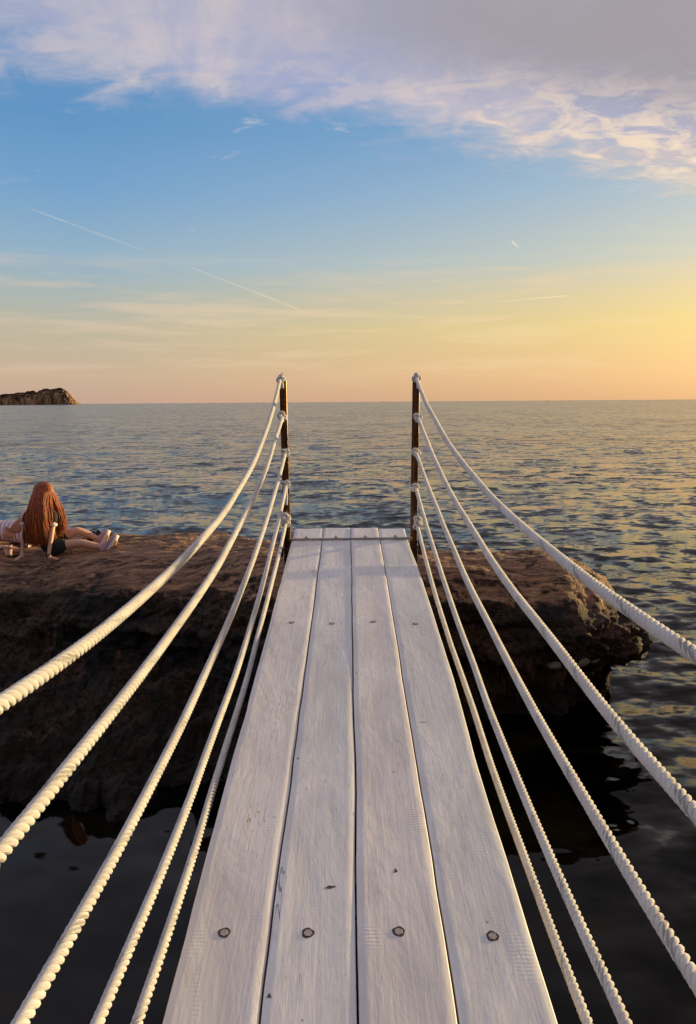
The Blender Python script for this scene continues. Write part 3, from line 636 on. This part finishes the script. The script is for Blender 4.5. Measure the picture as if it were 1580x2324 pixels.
def shoe(heel, toe, up, parent, s=1.0):
    heel, toe, up = Vector(heel), Vector(toe), Vector(up).normalized(); d_ = (toe-heel); Ln = d_.length; d_.normalize(); l_ = d_.cross(up).normalized(); up = l_.cross(d_)
    prof = [(0, .025, .05), (.06, .031, .085), (.2, .034, .095), (.38, .034, .082), (.55, .038, .060), (.75, .042, .048), (.9, .036, .038), (.98, .020, .026), (1.0, .006, .014)]
    th = np.linspace(0, 2*math.pi, 18, endpoint=False); rows = []; rows2 = []
    for f, w, h in prof:
        c_ = heel+d_*(Ln*f); rows.append([tuple(c_+l_*(w*s*math.copysign(abs(math.cos(t_))**.8, math.cos(t_)))+up*(h*s*(.5+.5*math.sin(t_))*1.0+.008)) for t_ in th])
        w2 = w+.004; rows2.append([tuple(c_+l_*(w2*s*x_)+up*z_) for x_, z_ in ((-1, -.006), (-1, .014), (-.9, .018), (.9, .018), (1, .014), (1, -.006))])
    A = Acc(); A.grid(np.array(rows)); sh_ = A.build('shoe', shoem, parent)
    A = Acc(); A.grid(np.array(rows2)); A.build('sole', solem, sh_)
    return sh_
shoe((.615, -.012, .012), (.735, .02, .195), (-.85, 0, .5), girl); shoe((.475, .235, .03), (.575, .25, .205), (-.85, 0, .5), girl)
for c1, c2 in (((.598, 0, .078), (.622, 0, .058)), ((.456, .23, .122), (.474, .233, .10))):
    A = Acc(); A.tube(np.array([c1, c2]), .030, 14); A.build('sock', simple('pink_sock', (.55, .20, .24), .8), girl)
A = Acc(); th = np.linspace(0, 6.2832, 24, endpoint=False); A.tube(np.stack([.122+.021*np.cos(th), -.172+.021*np.sin(th), .052+0*th], -1), .004, 6, True); A.build('bracelet', black, girl)
# hair: a shell plus many strands
hairm, g, b, oc, _ = material('red_hair')
nh = g.noise(g.mapping(oc, (60, 60, 1.5)), 1.5, 4, .6); g.link(g.mix(g.mr(nh, .3, .7), (.07, .012, .002), (.52, .115, .014)), b.inputs['Base Color']); b.inputs['Roughness'].default_value = .6
A = Acc(); hc = Vector((.02, .045, .625)); rh = .088
for k in range(1500):
    ph = random.uniform(-math.pi*1.08, math.pi*.30)        # around the head, leaving the face (towards +x +y) free
    dx_, dy_ = math.cos(ph), math.sin(ph); dep = random.random()
    if 900 < k < 1250: ph = random.uniform(-.5, .9); dx_, dy_ = math.cos(ph), math.sin(ph)
    zend = .115+.06*random.random()+(.10*random.random() if dx_ > .5 else 0)
    wbot = .155+.03*random.random(); xb = .02+dx_*wbot*random.uniform(.35, 1.0)+(.035 if dx_ > .3 else 0); yb = -.085+dy_*.05*random.random()-(.02 if abs(dx_) < .6 else 0)
    if dx_ > .5: zend += .06
    if dx_ > .3 and dy_ > -.45: yb = random.uniform(.0, .10); front = random.uniform(.0, .06); xb = random.uniform(.10, .22) if random.random() < .6 else xb
    else: xb = min(xb, random.uniform(.06, .11)); front = 0
    if k >= 1300: ph = random.uniform(-.9, .2); dx_, dy_ = math.cos(ph), math.sin(ph); front = 0; xb = random.uniform(.04, .15); yb = random.uniform(-.08, .03)
    pts = []
    for j in range(5):
        al = math.radians(88-j*20); pts.append((hc.x+rh*math.cos(al)*dx_*1.0, hc.y+rh*math.cos(al)*dy_*1.05-.004, hc.z+rh*1.10*math.sin(al)))
    s0 = Vector(pts[-1]); wv = random.uniform(-1, 1)
    for j in range(1, 9):
        f = j/8; ff = f**.86
        sx_ = s0.x*(1-ff)+xb*ff+.008*math.sin(f*7+wv*3)*f; sy_ = s0.y*(1-ff)+yb*ff+(front if front else -.045)*math.sin(f*math.pi); sz_ = s0.z*(1-f)+zend*f
        pts.append((sx_, sy_-.010*dep, sz_))
    n_ = len(pts); rad = np.full(n_, .0031); rad[0] = .002; rad[-1] = .0006; rad[-2] = .0018; rad[1:5] = .0045
    A.tube(np.array(pts), rad, 5)
A.build('hair', hairm, girl)

girl.scale = (1.04, 1.04, 1.05)
# second person lying behind, head out of the picture to the left
LX, LY = -3.50, 7.52; lz = ground(LX, LY)
stripe, g, b, oc, _ = material('striped_pink_top')
wv_ = g.n('ShaderNodeTexWave', wave_type='BANDS', bands_direction='X'); g.put(wv_.inputs['Vector'], oc); wv_.inputs['Scale'].default_value = 7.5; wv_.inputs['Distortion'].default_value = 1.6; wv_.inputs['Detail'].default_value = 1; wv_.inputs['Detail Scale'].default_value = .6
g.link(g.mix(g.mr(wv_.outputs[1], .80, .9), (.78, .60, .60), (.30, .14, .20)), b.inputs['Base Color']); b.inputs['Roughness'].default_value = .85
lady = empty('person', (LX, LY, lz), label='person in a pink striped top and watch lying behind the red haired girl', cat='person')
v_ = [(.0, 0, .12), (-.18, 0, .13), (-.36, 0, .14), (-.46, 0, .15), (-.54, 0, .17), (-.62, -.01, .19), (-.70, -.01, .20), (-.75, -.01, .20)]
r_ = [(.13, .11), (.11, .10), (.125, .11), (.07, .07), .042, (.07, .065), (.085, .075), (.05, .05)]; e_ = [(i, i+1) for i in range(7)]
def addc(parent, pts, rad):
    p_ = parent
    for q_, rr_ in zip(pts, rad): v_.append(q_); r_.append(rr_); e_.append((p_, len(v_)-1)); p_ = len(v_)-1
    return p_
a_ = addc(3, [(-.44, -.12, .12), (-.40, -.24, .06), (-.20, -.36, .045), (-.03, -.40, .045), (.0, -.405, .045)], [.055, .045, .034, .024, .022]); hand(v_, e_, r_, a_, (.9, -.12, 0), 1, curl=.5, s=.95)
addc(3, [(-.44, .13, .12), (-.42, .28, .06), (-.30, .42, .05), (-.15, .45, .04)], [.055, .045, .034, .024])
a_ = addc(0, [(.0, -.07, .17), (.10, -.06, .29), (.23, -.05, .42), (.27, -.04, .22), (.29, -.03, .05), (.38, -.03, .03)], [.10, .088, .060, .052, .034, .026])
a_ = addc(0, [(.0, .09, .14), (.10, .10, .25), (.20, .10, .36), (.24, .10, .2), (.26, .11, .05), (.36, .11, .03)], [.10, .085, .058, .05, .034, .026])
addc(6, [(-.70, -.01, .29)], [.012])
skin('body', v_, e_, r_, skm, lady)
skin('striped_top', [(-.02, 0, .125), (-.18, 0, .14), (-.36, 0, .15), (-.45, 0, .155), (-.45, -.12, .13), (-.42, -.19, .10), (-.45, .13, .13), (.09, 0, .12)], [(0, 1), (1, 2), (2, 3), (3, 4), (4, 5), (3, 6), (0, 7)], [(.145, .13), (.128, .118), (.14, .125), (.08, .08), .066, .056, .066, (.135, .12)], stripe, lady)
A = Acc()
for k in range(140):
    t0 = random.uniform(0, 6.28); rr_ = random.uniform(.6, 1)
    A.tube(np.array([(-.72, -.01+.04*math.cos(t0), .21+.05*math.sin(t0)), (-.79, -.01+.075*math.cos(t0), .20+.06*math.sin(t0)), (-.84, -.01+.10*rr_*math.cos(t0), .12+.03*math.sin(t0)), (-.92, -.01+.14*rr_*math.cos(t0), .03)]), [.004, .005, .005, .002], 5)
A.build('hair', simple('brown_hair', (.06, .03, .015), .5), lady)
A = Acc(); th = np.linspace(0, 6.2832, 24, endpoint=False); A.tube(np.stack([-.045+0*th, -.397+.028*np.cos(th), .045+.028*np.sin(th)], -1), .008, 6, True); wt = A.build('watch', black, lady)
bm = bmesh.new(); bmesh.ops.create_cone(bm, cap_ends=True, segments=20, radius1=.019, radius2=.017, depth=.008, matrix=Matrix.Translation((-.045, -.428, .052)) @ Matrix.Rotation(R(80), 4, 'X')); bm_obj('watch_face', bm, simple('watch_glass', (.65, .45, .42), .2), wt)
def rest(name, x, y, dz, **kw): return empty(name, (x, y, ground(x, y)+dz), **kw)
ph_ = rest('phone', -3.40, 7.08, .012, label='black phone lying under the hand of the person in the striped top', cat='phone')
bm = bmesh.new(); box(bm, (0, 0, .0), (.15, .075, .009)); bm_obj('body', bm, simple('black_glass', (.01, .01, .012), .15), ph_, bevel=.003)
bm = bmesh.new(); box(bm, (0, 0, .0062), (.14, .066, .001)); bm_obj('screen', bm, simple('dark_screen', (.008, .008, .01), .08), ph_)
cup = rest('drink_cup', -3.475, 7.12, .0, label='translucent pink plastic cup with a black straw standing in front of the lying person', cat='cup')
cupm, g, b, oc, _ = material('pink_clear_plastic'); b.inputs['Base Color'].default_value = (.85, .55, .50, 1); b.inputs['Roughness'].default_value = .2; b.inputs['Alpha'].default_value = .55
th = np.linspace(0, 6.2832, 28, endpoint=False)
A = Acc(); A.grid(np.stack([np.stack([rr_*np.cos(th), rr_*np.sin(th), zz_+0*th], -1) for rr_, zz_ in ((.001, .002), (.030, .002), (.033, .02), (.042, .105), (.044, .108), (.041, .106), (.031, .012), (.001, .008))], 0)); A.build('cup_wall', cupm, cup)
A = Acc(); A.tube(np.array([(-.01, 0, .01), (.012, 0, .11), (.024, 0, .165)]), .0035, 8); A.build('straw', black, cup)
bag = rest('bag', -2.68, 7.42, .0, label='small black bag lying on the rock behind the knees of the red haired girl', cat='bag')
u = np.linspace(0, 6.2832, 30, endpoint=False); w_ = np.linspace(-1.5, 1.5, 14)
Vb = np.array([[(.10*math.cos(b_)*math.cos(a_)*(1+.12*math.sin(3*a_)), .07*math.cos(b_)*math.sin(a_), .065+.07*math.sin(b_)*(1+.15*math.sin(2*a_+1))) for a_ in u] for b_ in w_])
A = Acc(); A.grid(Vb); A.build('pouch', black, bag)
A = Acc(); th = np.linspace(0, math.pi, 16); A.tube(np.stack([-.05+.055*np.cos(th)+.05, 0*th-.02, .12+.045*np.sin(th)], -1), .006, 6); A.build('handle', black, bag)

# ------------------------------------------------------------------ seaweed fringe at the undercut, loose stones
wd = simple('seaweed', (.085, .040, .012), .7, 0, .5, 30)
A = Acc()
def weed(x0, x1, n_, y0, z0):
    for k in range(n_):
        x_ = random.uniform(x0, x1); f = (x_-x0)/(x1-x0); hit = bvh.ray_cast(Vector((x_, 2, z0[0]*(1-f)+z0[1]*f+random.gauss(0, .09))), Vector((0, 1, 0)))
        if not hit[0]: continue
        p_ = hit[0]; ln = random.uniform(.03, .10); sw = random.uniform(-.03, .03)
        A.tube(np.array([(p_.x, p_.y+.01, p_.z), (p_.x+sw*.5, p_.y-.02, p_.z-ln*.4), (p_.x+sw, p_.y-.015, p_.z-ln)]), [.004, .0035, .0012], 4)
weed(.75, 1.9, 900, 5.5, (.25, .45)); weed(2.3, 2.85, 500, 5.8, (.15, .42)); 
sw = A.build('seaweed', wd); tag(sw, kind='stuff')
stm = simple('pale_stone', (.24, .20, .17), .85, 0, .25, 14, .006)
for k, (x_, z_, s_) in enumerate(((1.95, .62, .095), (1.72, .60, .06), (2.1, .60, .05))):
    hit = bvh.ray_cast(Vector((x_, 2, z_)), Vector((0, 1, 0)))
    if not hit[0]: continue
    bm = bmesh.new(); bmesh.ops.create_icosphere(bm, subdivisions=3, radius=1)
    co = np.array([v.co for v in bm.verts]); dd = 1+.28*fbm(co*1.4+k*5, 3, k)
    for v, q in zip(bm.verts, dd): v.co = Vector((v.co.x*q*s_, v.co.y*q*s_*.7, v.co.z*q*s_*.65))
    o = bm_obj('stone', bm, stm, None, smooth=True); o.location = hit[0]+Vector((0, -.0, .0))
    tag(o, ['pale stone wedged in the dark undercut of the right rock, largest of three', 'pale stone in the right undercut, left of the largest one', 'small pale stone in the right undercut, right of the largest one'][k], 'stone', 'pale stones caught in the rock')

# ------------------------------------------------------------------ far boats and vapour trails
hullm = simple('dark_hull', (.05, .045, .045), .6); cabm = simple('pale_cabin', (.35, .30, .27), .6)
def boat(px, dist, ln, label):
    d_ = pixdir(px, 912); x_ = d_.x/d_.y*dist
    o = empty('boat', (x_, dist, 0), label=label, cat='boat', group='boats on the horizon')
    rows = []
    for f, w, s_ in ((-.5, .8, 1.0), (-.2, 1, 1), (.2, .95, 1.0), (.42, .5, 1.15), (.5, .05, 1.3)):
        rows.append([(f*ln, -w*ln*.12, s_*ln*.12), (f*ln, -w*ln*.07, -.3), (f*ln, w*ln*.07, -.3), (f*ln, w*ln*.12, s_*ln*.12)])
    A = Acc(); A.grid(np.array(rows)); A.build('hull', hullm, o)
    bm = bmesh.new(); box(bm, (-.05*ln, 0, .18*ln), (.3*ln, .14*ln, .14*ln)); bm_obj('cabin', bm, cabm, o, bevel=.02*ln)
boat(1243, 2600, 9, 'tiny boat on the horizon right of the gangway'); boat(869, 2900, 9, 'tiny boat on the horizon between the two rail posts')
trailm, g, b, oc, out = material('vapour_trail')
tr = g.n('ShaderNodeBsdfTransparent'); df0 = g.n('ShaderNodeBsdfDiffuse'); df0.inputs[0].default_value = (.9, .88, .86, 1); tl0 = g.n('ShaderNodeBsdfTranslucent'); tl0.inputs[0].default_value = (.95, .93, .9, 1); df = g.n('ShaderNodeAddShader'); g.link(df0.outputs[0], df.inputs[0]); g.link(tl0.outputs[0], df.inputs[1]); mx = g.n('ShaderNodeMixShader')
nt = g.noise(oc, .003, 4, .6); at = g.n('ShaderNodeAttribute'); at.attribute_name = 'dens'; lw = g.n('ShaderNodeLayerWeight'); lw.inputs[0].default_value = .5
g.link(g.m('MULTIPLY', g.m('MULTIPLY', g.m('MULTIPLY', at.outputs['Fac'], g.mr(nt, .25, .6, .35, 1.0)), g.m('POWER', g.m('SUBTRACT', 1.0, lw.outputs[1]), 1.5)), .20), mx.inputs[0]); g.link(tr.outputs[0], mx.inputs[1]); g.link(df.outputs[0], mx.inputs[2]); g.link(mx.outputs[0], out.inputs[0])
def trail(p0, p1, w0, w1, d0, d1, label):
    a_, b_ = pixdir(*p0)*21000, pixdir(*p1)*21000; w0, w1 = w0*1.7, w1*1.7; n_ = 40; f = np.linspace(0, 1, n_)[:, None]; pts = np.array(a_)*(1-f)+np.array(b_)*f; mpp = 21000/1612
    rad = (w0*(1-f)+w1*f)[:, 0]*mpp*.5; o = grid_mesh('vapour_trail', tube(pts, rad, 8), trailm, closed_v=True)
    at_ = o.data.attributes.new('dens', 'FLOAT', 'POINT'); den = np.repeat(((d0*(1-f)+d1*f)[:, 0])*np.clip(np.minimum(f[:, 0], 1-f[:, 0])*10, .0, 1), 8); at_.data.foreach_set('value', den.astype(np.float32))
    tag(o, label, 'vapour trail', 'vapour trails in the sky')
trail((60, 470), (350, 577), 1.6, 3.2, .75, .12, 'long thin white vapour trail slanting down the left blue sky')
trail((425, 603), (690, 706), 3.0, 3.6, .25, .35, 'faint wide vapour trail above and left of the left rail post')
trail((1161, 546), (1178, 563), 2.0, 1.6, .8, .5, 'very short vapour trail high in the sky right of the gangway')
trail((1120, 686), (1290, 670), 2.0, 1.8, .12, .5, 'nearly level vapour trail in the yellow sky on the right')
